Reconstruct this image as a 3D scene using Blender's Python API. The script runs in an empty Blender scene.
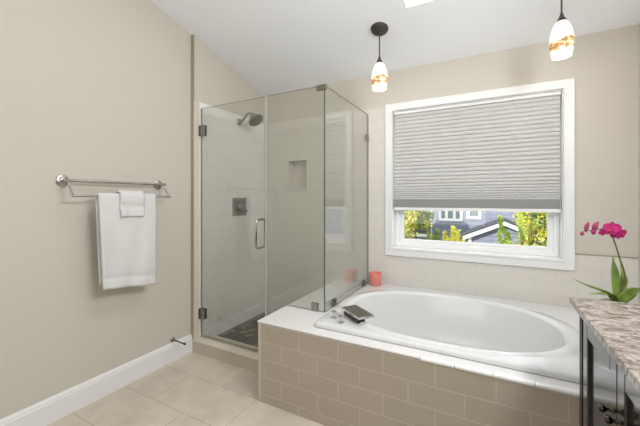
import bpy, bmesh, math, random
from mathutils import Vector, Matrix
R = math.radians
scene = bpy.context.scene
COL = scene.collection

# ------------------------------------------------------------------ camera
cam_d = bpy.data.cameras.new('camera')
cam_d.sensor_width = 36.0
cam_d.lens = 18.0
cam_d.shift_y = -13.5 / 640
cam_d.clip_start = 0.03
cam = bpy.data.objects.new('camera', cam_d)
cam.location = (0, 0, 1.29)
cam.rotation_euler = (R(90), 0, R(28.1))
COL.objects.link(cam)
scene.camera = cam

# ------------------------------------------------------------------ world
world = bpy.data.worlds.new('World')
scene.world = world
world.use_nodes = True
bgn = world.node_tree.nodes['Background']
bgn.inputs[0].default_value = (0.88, 0.94, 1.0, 1)
bgn.inputs[1].default_value = 1.9

# ------------------------------------------------------------------ sun and area lights
def add_light(name, typ, loc, energy, color=(1, 1, 1), rot=(0, 0, 0), size=None, size_y=None, angle=None, radius=None):
    l = bpy.data.lights.new(name, typ)
    l.energy = energy
    l.color = color
    if typ == 'AREA':
        l.shape = 'RECTANGLE' if size_y else 'SQUARE'
        l.size = size
        if size_y:
            l.size_y = size_y
    if typ == 'SUN':
        l.angle = angle
    if typ == 'POINT' and radius:
        l.shadow_soft_size = radius
    o = bpy.data.objects.new(name, l)
    o.location = loc
    o.rotation_euler = rot
    COL.objects.link(o)
    return o

def aim(o, target):
    o.rotation_euler = (Vector(target) - o.location).to_track_quat('-Z', 'Y').to_euler()

add_light('sun', 'SUN', (0, -5, 10), 5.6, (1.0, 0.95, 0.86), (R(64), 0, R(-25)), angle=R(1.0))
vl = add_light('vanity_light', 'AREA', (0.79, 0.95, 2.15), 35, (0.955, 0.98, 1.0), size=1.0, size_y=0.32)
aim(vl, (-1.6, 1.4, 0.9))
bl = add_light('rear_fill', 'AREA', (-1.0, -1.35, 1.7), 16, (0.98, 0.99, 1.0), size=1.8, size_y=1.9)  # added fill behind the camera; the wall there has no opening
aim(bl, (-0.9, 2.4, 1.4))
bf = add_light('bounce_fill', 'AREA', (-0.5, 0.4, 1.75), 6, (0.97, 0.985, 1.0), rot=(R(180), 0, 0), size=1.0)  # added upward fill to brighten the ceiling, no fixture
kl = add_light('skylight_daylight', 'AREA', (-0.15, 1.74, 3.08), 4, (0.95, 0.98, 1.0), rot=(R(-14.7), 0, 0), size=0.68, size_y=0.9)
cl = add_light('overhead_fill', 'AREA', (-0.7, 1.0, 2.75), 7, (0.98, 0.99, 1.0), size=0.9)  # added fill below the ceiling, no lamp fixture there

scene.view_settings.view_transform = 'Standard'
scene.view_settings.look = 'None'
scene.view_settings.exposure = 0.11
scene.view_settings.gamma = 1.0
scene.view_settings.use_curve_mapping = False

# ------------------------------------------------------------------ materials
def s2l(c):
    return tuple(((v / 255) / 12.92 if v / 255 <= 0.04045 else ((v / 255 + 0.055) / 1.055) ** 2.4) for v in c)

def new_mat(name):
    m = bpy.data.materials.new(name)
    m.use_nodes = True
    nt = m.node_tree
    return m, nt, nt.nodes['Principled BSDF']

def pbr(name, rgb, rough=0.5, metal=0.0, noise=0.0, nscale=8.0, bump=0.0, bscale=60.0, spec=None, coat=0.0):
    m, nt, p = new_mat(name)
    c = (*s2l(rgb), 1)
    p.inputs['Base Color'].default_value = c
    p.inputs['Roughness'].default_value = rough
    p.inputs['Metallic'].default_value = metal
    if spec is not None:
        p.inputs['Specular IOR Level'].default_value = spec
    if coat:
        p.inputs['Coat Weight'].default_value = coat
        p.inputs['Coat Roughness'].default_value = 0.08
    geo = nt.nodes.new('ShaderNodeNewGeometry')
    if noise:
        n = nt.nodes.new('ShaderNodeTexNoise')
        n.inputs['Scale'].default_value = nscale
        n.inputs['Detail'].default_value = 4
        nt.links.new(geo.outputs['Position'], n.inputs['Vector'])
        mx = nt.nodes.new('ShaderNodeMix')
        mx.data_type = 'RGBA'
        mx.inputs['A'].default_value = (*[v * (1 - noise) for v in c[:3]], 1)
        mx.inputs['B'].default_value = (*[min(1, v * (1 + noise)) for v in c[:3]], 1)
        nt.links.new(n.outputs['Fac'], mx.inputs['Factor'])
        nt.links.new(mx.outputs['Result'], p.inputs['Base Color'])
    if bump:
        n2 = nt.nodes.new('ShaderNodeTexNoise')
        n2.inputs['Scale'].default_value = bscale
        n2.inputs['Detail'].default_value = 3
        nt.links.new(geo.outputs['Position'], n2.inputs['Vector'])
        b = nt.nodes.new('ShaderNodeBump')
        b.inputs['Strength'].default_value = bump
        b.inputs['Distance'].default_value = 0.004
        nt.links.new(n2.outputs['Fac'], b.inputs['Height'])
        nt.links.new(b.outputs['Normal'], p.inputs['Normal'])
    return m

def tile_mat(name, axes, rgb, grout, bw, rh, shift=(0, 0), mortar=0.003, rough=0.25, vary=0.03, cloud=0.0, offset=0.5, cscale=3.0, wave=0.0):
    """Running-bond tiles laid in the plane of the two named world axes."""
    m, nt, p = new_mat(name)
    L = nt.links
    geo = nt.nodes.new('ShaderNodeNewGeometry')
    sep = nt.nodes.new('ShaderNodeSeparateXYZ')
    L.new(geo.outputs['Position'], sep.inputs[0])
    cmb = nt.nodes.new('ShaderNodeCombineXYZ')
    for k in (0, 1):
        a = nt.nodes.new('ShaderNodeMath')
        a.operation = 'SUBTRACT'
        a.inputs[1].default_value = shift[k]
        L.new(sep.outputs['XYZ'.index(axes[k])], a.inputs[0])
        L.new(a.outputs[0], cmb.inputs[k])
    br = nt.nodes.new('ShaderNodeTexBrick')
    br.offset = offset
    br.inputs['Scale'].default_value = 1.0
    br.inputs['Brick Width'].default_value = bw
    br.inputs['Row Height'].default_value = rh
    br.inputs['Mortar Size'].default_value = mortar
    br.inputs['Mortar Smooth'].default_value = 0.2
    br.inputs['Bias'].default_value = 0.0
    c = s2l(rgb)
    br.inputs['Color1'].default_value = (*[v * (1 - vary) for v in c], 1)
    br.inputs['Color2'].default_value = (*[min(1, v * (1 + vary)) for v in c], 1)
    br.inputs['Mortar'].default_value = (*s2l(grout), 1)
    L.new(cmb.outputs[0], br.inputs['Vector'])
    out = br.outputs['Color']
    if cloud:
        n = nt.nodes.new('ShaderNodeTexNoise')
        n.inputs['Scale'].default_value = cscale
        n.inputs['Detail'].default_value = 6
        n.inputs['Roughness'].default_value = 0.6
        L.new(geo.outputs['Position'], n.inputs['Vector'])
        ramp = nt.nodes.new('ShaderNodeMapRange')
        ramp.inputs['From Min'].default_value = 0.3
        ramp.inputs['From Max'].default_value = 0.7
        ramp.inputs['To Min'].default_value = 1 - cloud
        ramp.inputs['To Max'].default_value = 1 + cloud
        L.new(n.outputs['Fac'], ramp.inputs['Value'])
        mul = nt.nodes.new('ShaderNodeVectorMath')
        mul.operation = 'SCALE'
        L.new(out, mul.inputs[0])
        L.new(ramp.outputs[0], mul.inputs['Scale'])
        out = mul.outputs[0]
    L.new(out, p.inputs['Base Color'])
    p.inputs['Roughness'].default_value = rough
    b = nt.nodes.new('ShaderNodeBump')
    b.inputs['Strength'].default_value = 0.35
    b.inputs['Distance'].default_value = 0.002
    b.invert = True
    L.new(br.outputs['Fac'], b.inputs['Height'])
    if wave:
        n = nt.nodes.new('ShaderNodeTexNoise')
        n.inputs['Scale'].default_value = 7.0
        L.new(geo.outputs['Position'], n.inputs['Vector'])
        b2 = nt.nodes.new('ShaderNodeBump')
        b2.inputs['Strength'].default_value = wave
        b2.inputs['Distance'].default_value = 0.02
        L.new(n.outputs['Fac'], b2.inputs['Height'])
        L.new(b2.outputs['Normal'], b.inputs['Normal'])
    L.new(b.outputs['Normal'], p.inputs['Normal'])
    return m

def glass_mat(name, tint, gloss=1.0, ior=1.5):
    """Clear thin glass: what is behind shows through, reflections by Fresnel on both faces."""
    m = bpy.data.materials.new(name)
    m.use_nodes = True
    nt = m.node_tree
    L = nt.links
    for n in list(nt.nodes):
        nt.nodes.remove(n)
    out = nt.nodes.new('ShaderNodeOutputMaterial')
    mix = nt.nodes.new('ShaderNodeMixShader')
    tr = nt.nodes.new('ShaderNodeBsdfTransparent')
    tr.inputs[0].default_value = (*tint, 1)
    gl = nt.nodes.new('ShaderNodeBsdfGlossy')
    gl.inputs['Roughness'].default_value = 0.0
    gl.inputs[0].default_value = (gloss, gloss, gloss, 1)
    fr = nt.nodes.new('ShaderNodeFresnel')
    geo = nt.nodes.new('ShaderNodeNewGeometry')
    mr = nt.nodes.new('ShaderNodeMapRange')
    mr.inputs['To Min'].default_value = ior
    mr.inputs['To Max'].default_value = 1 / ior
    L.new(geo.outputs['Backfacing'], mr.inputs['Value'])
    L.new(mr.outputs[0], fr.inputs['IOR'])
    L.new(fr.outputs[0], mix.inputs[0])
    L.new(tr.outputs[0], mix.inputs[1])
    L.new(gl.outputs[0], mix.inputs[2])
    L.new(mix.outputs[0], out.inputs[0])
    return m

M = {}
M['wall'] = pbr('wall_paint', (206, 200, 189), 0.85, noise=0.015, nscale=2, bump=0.05, bscale=120)
M['ceiling'] = pbr('ceiling_paint', (242, 244, 247), 0.9, noise=0.01, nscale=2)
M['white_trim'] = pbr('white_trim_paint', (236, 236, 235), 0.4, noise=0.01)
M['vinyl'] = pbr('white_vinyl', (242, 242, 242), 0.35)
M['floor'] = tile_mat('floor_tile', 'XY', (206, 195, 179), (172, 161, 146), 0.605, 0.315, (-1.03, 1.315), 0.0025, 0.35, 0.03, cloud=0.13, cscale=5)
M['apron'] = tile_mat('apron_tile', 'XZ', (176, 165, 148), (193, 183, 168), 0.258, 0.11, (-1.011 - 0.258 * 2, 0.055), 0.0028, 0.3, 0.02, cloud=0.03)
M['apron_side'] = tile_mat('apron_tile_side', 'YZ', (176, 165, 148), (193, 183, 168), 0.258, 0.11, (1.623, 0.055), 0.0028, 0.3, 0.02, cloud=0.03)
M['curb'] = pbr('curb_tile', (192, 183, 168), 0.4, noise=0.06, nscale=6)
M['curb_top'] = pbr('curb_cap_tile', (214, 205, 188), 0.35, noise=0.04, nscale=6)
M['shaded_edge'] = pbr('shade_toned_edge', (160, 151, 133), 0.5, noise=0.03)  # taupe kept dark so the edge strips carry shade in their colour
M['jamb_tile'] = pbr('jamb_tile', (212, 204, 190), 0.3, noise=0.02)
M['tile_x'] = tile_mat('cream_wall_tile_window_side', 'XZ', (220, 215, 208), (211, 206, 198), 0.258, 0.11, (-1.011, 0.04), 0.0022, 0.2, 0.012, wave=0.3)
M['tile_y'] = tile_mat('cream_wall_tile_left_lit', 'YZ', (243, 241, 239), (232, 229, 226), 0.258, 0.11, (1.90, 0.04), 0.0022, 0.2, 0.012, wave=0.3)  # same tile as the window side, brighter light painted into its colour
M['deck'] = tile_mat('white_deck_tile', 'XY', (234, 232, 230), (230, 228, 225), 0.158, 0.30, (-0.024, 1.60), 0.0015, 0.25, 0.01, offset=0.0)
M['deck_plain'] = pbr('white_deck_slab', (226, 224, 222), 0.25, noise=0.015, nscale=10)
M['bullnose'] = tile_mat('white_bullnose_tile', 'XZ', (238, 237, 235), (184, 180, 174), 0.158, 0.5, (-0.308, 0.2), 0.0018, 0.15, 0.01, offset=0.0)
M['acrylic'] = pbr('white_acrylic', (217, 217, 216), 0.12, coat=0.4)
M['chrome'] = pbr('polished_chrome', (172, 172, 175), 0.10, 1.0)
M['nickel'] = pbr('brushed_nickel', (150, 148, 144), 0.25, 1.0, noise=0.06, nscale=40)
M['satin'] = pbr('satin_nickel', (192, 190, 186), 0.24, 1.0, noise=0.04, nscale=40)
M['bright_chrome'] = pbr('bright_chrome', (222, 222, 224), 0.12, 1.0)
M['dark_metal'] = pbr('dark_bronze', (74, 66, 60), 0.42, 0.4, noise=0.1, nscale=30)
M['knob'] = pbr('dark_polished_nickel', (58, 54, 50), 0.18, 1.0)
M['rubber'] = pbr('black_rubber', (24, 23, 22), 0.6)
M['glass'] = glass_mat('shower_glass', (0.898, 0.905, 0.884), ior=1.75)
M['pane'] = glass_mat('window_glass', (0.98, 0.985, 0.98))
M['glass_edge'] = pbr('glass_edge', (92, 98, 92), 0.15)
M['seal'] = pbr('clear_vinyl_seal', (176, 178, 168), 0.3)
M['towel'] = pbr('white_terry', (224, 223, 221), 0.95, noise=0.03, nscale=120, bump=0.7, bscale=420)
M['pot'] = pbr('white_ceramic', (226, 222, 216), 0.3)
M['soil'] = pbr('bark_chips', (70, 52, 38), 0.9, noise=0.3, nscale=80)
M['wax'] = pbr('pale_pink_wax', (236, 168, 150), 0.6)
M['black_wood'] = pbr('espresso_lacquer', (30, 27, 25), 0.16, noise=0.1, nscale=5, coat=0.5)
M['sky_frame'] = pbr('skylight_frame', (232, 232, 230), 0.4)

def mat_leaf(name, c1, c2, rough=0.4, scale=5.0):
    m, nt, p = new_mat(name)
    geo = nt.nodes.new('ShaderNodeNewGeometry')
    n = nt.nodes.new('ShaderNodeTexNoise')
    n.inputs['Scale'].default_value = scale
    nt.links.new(geo.outputs['Position'], n.inputs['Vector'])
    ramp = nt.nodes.new('ShaderNodeValToRGB')
    ramp.color_ramp.elements[0].position = 0.35
    ramp.color_ramp.elements[1].position = 0.65
    ramp.color_ramp.elements[0].color = (*s2l(c1), 1)
    ramp.color_ramp.elements[1].color = (*s2l(c2), 1)
    nt.links.new(n.outputs['Fac'], ramp.inputs[0])
    nt.links.new(ramp.outputs[0], p.inputs['Base Color'])
    p.inputs['Roughness'].default_value = rough
    return m
M['orchid_leaf'] = mat_leaf('orchid_leaf', (88, 112, 42), (134, 154, 72), 0.3, 14)
M['orchid_stem'] = mat_leaf('orchid_stem', (74, 72, 44), (104, 98, 60), 0.5, 30)
M['petal'] = mat_leaf('magenta_petal', (150, 8, 88), (196, 24, 120), 0.5, 60)
M['petal_dark'] = mat_leaf('dark_magenta_lip', (130, 6, 70), (190, 20, 60), 0.5, 60)
M['bud'] = mat_leaf('mauve_bud', (134, 56, 84), (176, 44, 104), 0.5, 40)

def granite():
    m, nt, p = new_mat('granite')
    L = nt.links
    geo = nt.nodes.new('ShaderNodeNewGeometry')
    mp = nt.nodes.new('ShaderNodeMapping')
    mp.inputs['Rotation'].default_value = (0, 0, R(62))
    mp.inputs['Scale'].default_value = (1.5, 3.4, 2.2)
    L.new(geo.outputs['Position'], mp.inputs['Vector'])
    def noise(scale, detail, rough=0.6, dist=0.0):
        n = nt.nodes.new('ShaderNodeTexNoise')
        n.inputs['Scale'].default_value = scale
        n.inputs['Detail'].default_value = detail
        n.inputs['Roughness'].default_value = rough
        n.inputs['Distortion'].default_value = dist
        L.new(mp.outputs[0], n.inputs['Vector'])
        return n.outputs['Fac']
    def ramp(f, stops):
        r = nt.nodes.new('ShaderNodeValToRGB')
        el = r.color_ramp.elements
        el[0].position, el[0].color = stops[0][0], (*s2l(stops[0][1]), 1)
        el[1].position, el[1].color = stops[-1][0], (*s2l(stops[-1][1]), 1)
        for pos, c in stops[1:-1]:
            e = el.new(pos)
            e.color = (*s2l(c), 1)
        L.new(f, r.inputs[0])
        return r.outputs[0]
    def mixc(a, b, f):
        x = nt.nodes.new('ShaderNodeMix')
        x.data_type = 'RGBA'
        L.new(a, x.inputs['A'])
        L.new(b, x.inputs['B'])
        L.new(f, x.inputs['Factor'])
        return x.outputs['Result']
    base = ramp(noise(9, 6, 0.65, 0.6), [(0.33, (112, 99, 93)), (0.47, (152, 141, 134)), (0.60, (184, 175, 169)), (0.74, (124, 108, 102))])
    dark = ramp(noise(40, 3), [(0.3, (58, 48, 46)), (0.7, (124, 100, 94))])
    mask = ramp(noise(19, 5, 0.7, 0.9), [(0.51, (0, 0, 0)), (0.62, (255, 255, 255))])
    c = mixc(base, dark, mask)
    fleck = ramp(noise(80, 2), [(0.62, (0, 0, 0)), (0.68, (255, 255, 255))])
    dk = ramp(noise(5, 1), [(0.0, (74, 64, 62)), (1.0, (96, 80, 76))])
    L.new(mixc(c, dk, fleck), p.inputs['Base Color'])
    p.inputs['Roughness'].default_value = 0.18
    return m
M['granite'] = granite()

def pebbles():
    m, nt, p = new_mat('dark_pebble_mosaic')
    L = nt.links
    geo = nt.nodes.new('ShaderNodeNewGeometry')
    v = nt.nodes.new('ShaderNodeTexVoronoi')
    v.inputs['Scale'].default_value = 17
    L.new(geo.outputs['Position'], v.inputs['Vector'])
    e = nt.nodes.new('ShaderNodeTexVoronoi')
    e.feature = 'DISTANCE_TO_EDGE'
    e.inputs['Scale'].default_value = 17
    L.new(geo.outputs['Position'], e.inputs['Vector'])
    sep = nt.nodes.new('ShaderNodeSeparateColor')
    L.new(v.outputs['Color'], sep.inputs[0])
    r = nt.nodes.new('ShaderNodeValToRGB')
    r.color_ramp.elements[0].color = (*s2l((16, 15, 13)), 1)
    hi = r.color_ramp.elements.new(0.82)
    hi.color = (*s2l((52, 48, 40)), 1)
    r.color_ramp.elements[-1].color = (*s2l((132, 124, 108)), 1)
    L.new(sep.outputs[0], r.inputs[0])
    k = nt.nodes.new('ShaderNodeMapRange')
    k.inputs['From Max'].default_value = 0.10
    L.new(e.outputs['Distance'], k.inputs['Value'])
    mx = nt.nodes.new('ShaderNodeMix')
    mx.data_type = 'RGBA'
    mx.inputs['A'].default_value = (*s2l((34, 31, 26)), 1)
    L.new(r.outputs[0], mx.inputs['B'])
    L.new(k.outputs[0], mx.inputs['Factor'])
    L.new(mx.outputs['Result'], p.inputs['Base Color'])
    p.inputs['Roughness'].default_value = 0.6
    p.inputs['Specular IOR Level'].default_value = 0.2
    b = nt.nodes.new('ShaderNodeBump')
    b.inputs['Strength'].default_value = 0.6
    b.inputs['Distance'].default_value = 0.006
    L.new(k.outputs[0], b.inputs['Height'])
    L.new(b.outputs['Normal'], p.inputs['Normal'])
    return m
M['pebble'] = pebbles()

def fabric_blind():
    m, nt, p = new_mat('grey_cellular_fabric')
    L = nt.links
    p.inputs['Base Color'].default_value = (*s2l((210, 209, 207)), 1)
    p.inputs['Roughness'].default_value = 0.9
    t = nt.nodes.new('ShaderNodeBsdfTranslucent')
    t.inputs[0].default_value = (*s2l((210, 209, 207)), 1)
    mx = nt.nodes.new('ShaderNodeMixShader')
    mx.inputs[0].default_value = 0.10
    L.new(p.outputs[0], mx.inputs[1])
    L.new(t.outputs[0], mx.inputs[2])
    L.new(mx.outputs[0], nt.nodes['Material Output'].inputs[0])
    return m
M['blind'] = fabric_blind()
M['blind_rail'] = pbr('grey_blind_rail', (154, 154, 153), 0.7)

def alabaster():
    """Lit art-glass shade: creamy white glow with amber and brown swirls in a band round its lower half."""
    m, nt, p = new_mat('amber_swirl_glass')
    L = nt.links
    tc = nt.nodes.new('ShaderNodeTexCoord')
    mp = nt.nodes.new('ShaderNodeMapping')
    mp.inputs['Rotation'].default_value = (R(20), R(16), 0)
    mp.inputs['Scale'].default_value = (1.6, 1.6, 7.0)
    L.new(tc.outputs['Generated'], mp.inputs['Vector'])
    n = nt.nodes.new('ShaderNodeTexNoise')
    n.inputs['Scale'].default_value = 1.5
    n.inputs['Detail'].default_value = 3
    n.inputs['Distortion'].default_value = 0.8
    L.new(mp.outputs[0], n.inputs['Vector'])
    sep = nt.nodes.new('ShaderNodeSeparateXYZ')
    L.new(tc.outputs['Generated'], sep.inputs[0])
    band = nt.nodes.new('ShaderNodeValToRGB')
    be = band.color_ramp.elements
    be[0].position, be[0].color = 0.06, (0, 0, 0, 1)
    be[1].position, be[1].color = 0.62, (0, 0, 0, 1)
    for pos in (0.20, 0.34):
        e = be.new(pos)
        e.color = (1, 1, 1, 1)
    L.new(sep.outputs[2], band.inputs[0])
    k = nt.nodes.new('ShaderNodeMath')
    k.operation = 'MULTIPLY_ADD'
    k.inputs[1].default_value = 0.34
    L.new(band.outputs[0], k.inputs[0])
    L.new(n.outputs['Fac'], k.inputs[2])
    r = nt.nodes.new('ShaderNodeValToRGB')
    el = r.color_ramp.elements
    el[0].position, el[0].color = 0.60, (1.0, 0.94, 0.83, 1)
    el[1].position, el[1].color = 0.86, (0.36, 0.17, 0.06, 1)
    for pos, c in ((0.70, (0.95, 0.76, 0.52, 1)), (0.78, (0.66, 0.38, 0.17, 1))):
        e = el.new(pos)
        e.color = c
    L.new(k.outputs[0], r.inputs[0])
    L.new(r.outputs[0], p.inputs['Base Color'])
    L.new(r.outputs[0], p.inputs['Emission Color'])
    p.inputs['Emission Strength'].default_value = 0.62
    p.inputs['Roughness'].default_value = 0.2
    return m
M['shade'] = alabaster()

def candle_glass():
    m, nt, p = new_mat('coral_frosted_glass')
    p.inputs['Base Color'].default_value = (*s2l((226, 138, 126)), 1)
    p.inputs['Roughness'].default_value = 0.18
    p.inputs['Subsurface Weight'].default_value = 0.2
    p.inputs['Subsurface Radius'].default_value = (0.03, 0.012, 0.01)
    return m
M['coral'] = candle_glass()

# outdoor materials
M['siding'] = tile_mat('blue_grey_siding', 'XZ', (124, 130, 150), (98, 103, 124), 6.0, 0.14, (0, 0), 0.012, 0.8, 0.02, offset=0.0)
M['siding_y'] = tile_mat('blue_grey_siding_side', 'YZ', (124, 130, 150), (98, 103, 124), 6.0, 0.14, (0, 0), 0.012, 0.8, 0.02, offset=0.0)
M['house_white'] = pbr('house_white_trim', (240, 240, 240), 0.6)
M['shingle'] = pbr('dark_shingle', (70, 72, 82), 0.9, noise=0.2, nscale=12)
M['dark_pane'] = pbr('house_window_pane', (96, 116, 112), 0.5, noise=0.15, nscale=3)
M['lawn'] = pbr('lawn', (86, 110, 60), 0.95, noise=0.3, nscale=4)
M['bark'] = pbr('bark', (84, 66, 48), 0.9, noise=0.25, nscale=20)
M['leaf_yellow'] = mat_leaf('yellow_green_leaves', (150, 152, 36), (214, 204, 72), 0.6, 3)
M['leaf_pine'] = mat_leaf('pine_needles', (104, 134, 44), (186, 198, 84), 0.6, 3)
M['leaf_green'] = mat_leaf('green_needles', (72, 108, 36), (150, 170, 66), 0.6, 3)
M['leaf_orange'] = mat_leaf('orange_yellow_leaves', (170, 112, 62), (206, 186, 82), 0.6, 2.2)

# ------------------------------------------------------------------ mesh helpers
def V(*a):
    return Vector(a)

def box(bm, x0, x1, y0, y1, z0, z1):
    v = [bm.verts.new((x, y, z)) for z in (z0, z1) for y in (y0, y1) for x in (x0, x1)]
    for f in ((0, 2, 3, 1), (4, 5, 7, 6), (0, 1, 5, 4), (2, 6, 7, 3), (0, 4, 6, 2), (1, 3, 7, 5)):
        bm.faces.new([v[i] for i in f])
    return bm

def prism(bm, poly, axis, a0, a1):
    """Extrude a 2D polygon along the named axis from a0 to a1."""
    def pt(p, a):
        return {'x': (a, p[0], p[1]), 'y': (p[0], a, p[1]), 'z': (p[0], p[1], a)}[axis]
    lo = [bm.verts.new(pt(p, a0)) for p in poly]
    hi = [bm.verts.new(pt(p, a1)) for p in poly]
    n = len(poly)
    bm.faces.new(lo[::-1])
    bm.faces.new(hi)
    for i in range(n):
        bm.faces.new((lo[i], lo[(i + 1) % n], hi[(i + 1) % n], hi[i]))
    bmesh.ops.recalc_face_normals(bm, faces=bm.faces[:])
    return bm

def tube(bm, pts, r, seg=12, caps=True):
    pts = [Vector(p) for p in pts]
    rs = r if isinstance(r, (list, tuple)) else [r] * len(pts)
    rings = []
    prev = None
    for i, p in enumerate(pts):
        d = (pts[min(i + 1, len(pts) - 1)] - pts[max(i - 1, 0)]).normalized()
        if prev is None:
            a = d.orthogonal().normalized()
        else:
            a = (prev - d * prev.dot(d)).normalized()
        prev = a
        b = d.cross(a)
        rings.append([bm.verts.new(p + (a * math.cos(2 * math.pi * k / seg) + b * math.sin(2 * math.pi * k / seg)) * rs[i]) for k in range(seg)])
    for q, w in zip(rings, rings[1:]):
        for k in range(seg):
            bm.faces.new((q[k], q[(k + 1) % seg], w[(k + 1) % seg], w[k]))
    if caps:
        bm.faces.new(rings[0][::-1])
        bm.faces.new(rings[-1])
    return bm

def lathe(bm, prof, c, seg=32, axis=(0, 0, 1), cap0=True, cap1=True):
    """Turn a (radius, height) profile about an axis through c."""
    q = Vector((0, 0, 1)).rotation_difference(Vector(axis).normalized())
    rings = []
    for r, h in prof:
        rings.append([bm.verts.new(Vector(c) + q @ Vector((r * math.cos(2 * math.pi * k / seg), r * math.sin(2 * math.pi * k / seg), h))) for k in range(seg)])
    for a, b in zip(rings, rings[1:]):
        for k in range(seg):
            bm.faces.new((a[k], a[(k + 1) % seg], b[(k + 1) % seg], b[k]))
    if cap0:
        bm.faces.new(rings[0][::-1])
    if cap1:
        bm.faces.new(rings[-1])
    return bm

def arc(pts, n=8):
    """Catmull-Rom through points."""
    P = [Vector(p) for p in pts]
    P = [P[0] * 2 - P[1]] + P + [P[-1] * 2 - P[-2]]
    out = []
    for i in range(1, len(P) - 2):
        for k in range(n):
            t = k / n
            a, b, c, d = P[i - 1:i + 3]
            out.append(0.5 * ((2 * b) + (c - a) * t + (2 * a - 5 * b + 4 * c - d) * t * t + (3 * b - a - 3 * c + d) * t ** 3))
    out.append(P[-2])
    return out

def grid_wall(bm, make, us, vs, holes):
    """Cells of a rectangular grid as boxes, leaving out the holes."""
    for u0, u1 in zip(us, us[1:]):
        for v0, v1 in zip(vs, vs[1:]):
            cu, cv = (u0 + u1) / 2, (v0 + v1) / 2
            if any(h[0] < cu < h[1] and h[2] < cv < h[3] for h in holes):
                continue
            make(bm, u0, u1, v0, v1)

def wloc(o):
    p = Vector((0, 0, 0))
    while o is not None:
        p += o.location
        o = o.parent
    return p

def obj(name, bm, mat, parent=None, smooth=False, bevel=0.0, bseg=2, sub=0, mats=None):
    if parent is not None:
        bmesh.ops.translate(bm, verts=bm.verts[:], vec=-wloc(parent))
    me = bpy.data.meshes.new(name)
    bm.to_mesh(me)
    bm.free()
    me.materials.append(mat)
    for x in (mats or []):
        me.materials.append(x)
    o = bpy.data.objects.new(name, me)
    COL.objects.link(o)
    if parent is not None:
        o.parent = parent
    if bevel:
        b = o.modifiers.new('bevel', 'BEVEL')
        b.width = bevel
        b.segments = bseg
        b.limit_method = 'ANGLE'
        b.angle_limit = R(40)
    if sub:
        s = o.modifiers.new('sub', 'SUBSURF')
        s.levels = s.render_levels = sub
    if smooth:
        for p in me.polygons:
            p.use_smooth = True
        me.set_sharp_from_angle(angle=R(42))
    return o

def NB():
    return bmesh.new()

def struct(name, bm, mat, parent=None, **k):
    o = obj(name, bm, mat, parent, **k)
    if parent is None:
        o['kind'] = 'structure'
    return o

def thing(name, label, cat, loc=(0, 0, 0), group=None):
    o = bpy.data.objects.new(name, None)
    o.empty_display_size = 0.05
    o.location = loc
    COL.objects.link(o)
    return tag(o, label, cat, group)

def tag(o, label, cat, group=None):
    o['label'] = label
    o['category'] = cat
    o['kind'] = 'thing'
    if group:
        o['group'] = group
    return o

# ------------------------------------------------------------------ room shell
XL, XR, YW, YF = -2.25, 0.853, 2.838, -1.6
def ceil_z(y):
    return 2.44 + 0.262 * (YW - y)
ZD, ZT = 0.513, 2.13            # tub deck, top of the shower tile
XS = -2.216                     # tiled face of the left wall in the shower
YJ = 1.888                      # where the shower wall steps out

bm = NB()
box(bm, XL - 0.12, XR + 0.12, YF - 0.12, YW + 0.12, -0.12, 0)
struct('floor', bm, M['floor'])

# side walls with a sloped top
for nm, x0, x1 in (('wall_left', XL - 0.12, XL), ('wall_right', XR, XR + 0.12)):
    bm = NB()
    prism(bm, [(YF, 0), (YW, 0), (YW, ceil_z(YW)), (YF, ceil_z(YF))], 'x', x0, x1)
    struct(nm, bm, M['wall'])
bm = NB()
prism(bm, [(YJ, 0), (YW, 0), (YW, ceil_z(YW)), (YJ, ceil_z(YJ))], 'x', XL, XS - 0.006)
struct('wall_shower', bm, M['wall'])
bm = NB()
box(bm, XL - 0.12, XR + 0.12, YF - 0.12, YF, 0, ceil_z(YF))
struct('wall_front', bm, M['wall'])

# window wall with the window opening and the shower niche
WX0, WX1, WZ0, WZ1 = -0.782, 0.456, 0.858, 2.079      # window opening
NX0, NX1, NZ0, NZ1 = -1.885, -1.668, 1.40, 1.695      # niche opening
bm = NB()
grid_wall(bm, lambda b, u0, u1, v0, v1: box(b, u0, u1, YW, YW + 0.16, v0, v1),
          [XL - 0.12, NX0 - 0.011, NX1 + 0.011, WX0, WX1, XR + 0.12], [0, WZ0, NZ0 - 0.011, NZ1 + 0.011, WZ1, ceil_z(YW)],
          [(WX0, WX1, WZ0, WZ1), (NX0 - 0.011, NX1 + 0.011, NZ0 - 0.011, NZ1 + 0.011)])
bmesh.ops.remove_doubles(bm, verts=bm.verts[:], dist=1e-5)
struct('wall_back', bm, M['wall'])
TY = YW - 0.006                                      # face of the tile on the window wall
bm = NB()
grid_wall(bm, lambda b, u0, u1, v0, v1: box(b, u0, u1, TY, YW, v0, v1),
          [XS, NX0, NX1, -0.845, 0.522, XR], [0.0, 0.789, 0.905, NZ0, NZ1, ZT],
          [(NX0, NX1, NZ0, NZ1), (-0.845, 0.522, 0.789, ZT), (0.522, XR, 0.905, ZT)])
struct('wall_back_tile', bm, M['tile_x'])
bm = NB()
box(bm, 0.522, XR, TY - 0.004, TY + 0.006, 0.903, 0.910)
struct('trim_1', bm, M['shaded_edge'], bevel=0.001)  # tile top edge, coloured dark for the shadow line along it
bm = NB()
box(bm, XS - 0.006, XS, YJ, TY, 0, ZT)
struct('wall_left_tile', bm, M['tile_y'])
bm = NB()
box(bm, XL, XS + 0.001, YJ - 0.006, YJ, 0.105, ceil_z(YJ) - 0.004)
struct('trim_shade', bm, M['shaded_edge'])  # strip over the wall step, its shade put into the colour
bm = NB()
box(bm, XS, XS + 0.0015, YJ - 0.006, 1.942, 0.105, ZT)
struct('trim_4', bm, M['jamb_tile'])
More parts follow.
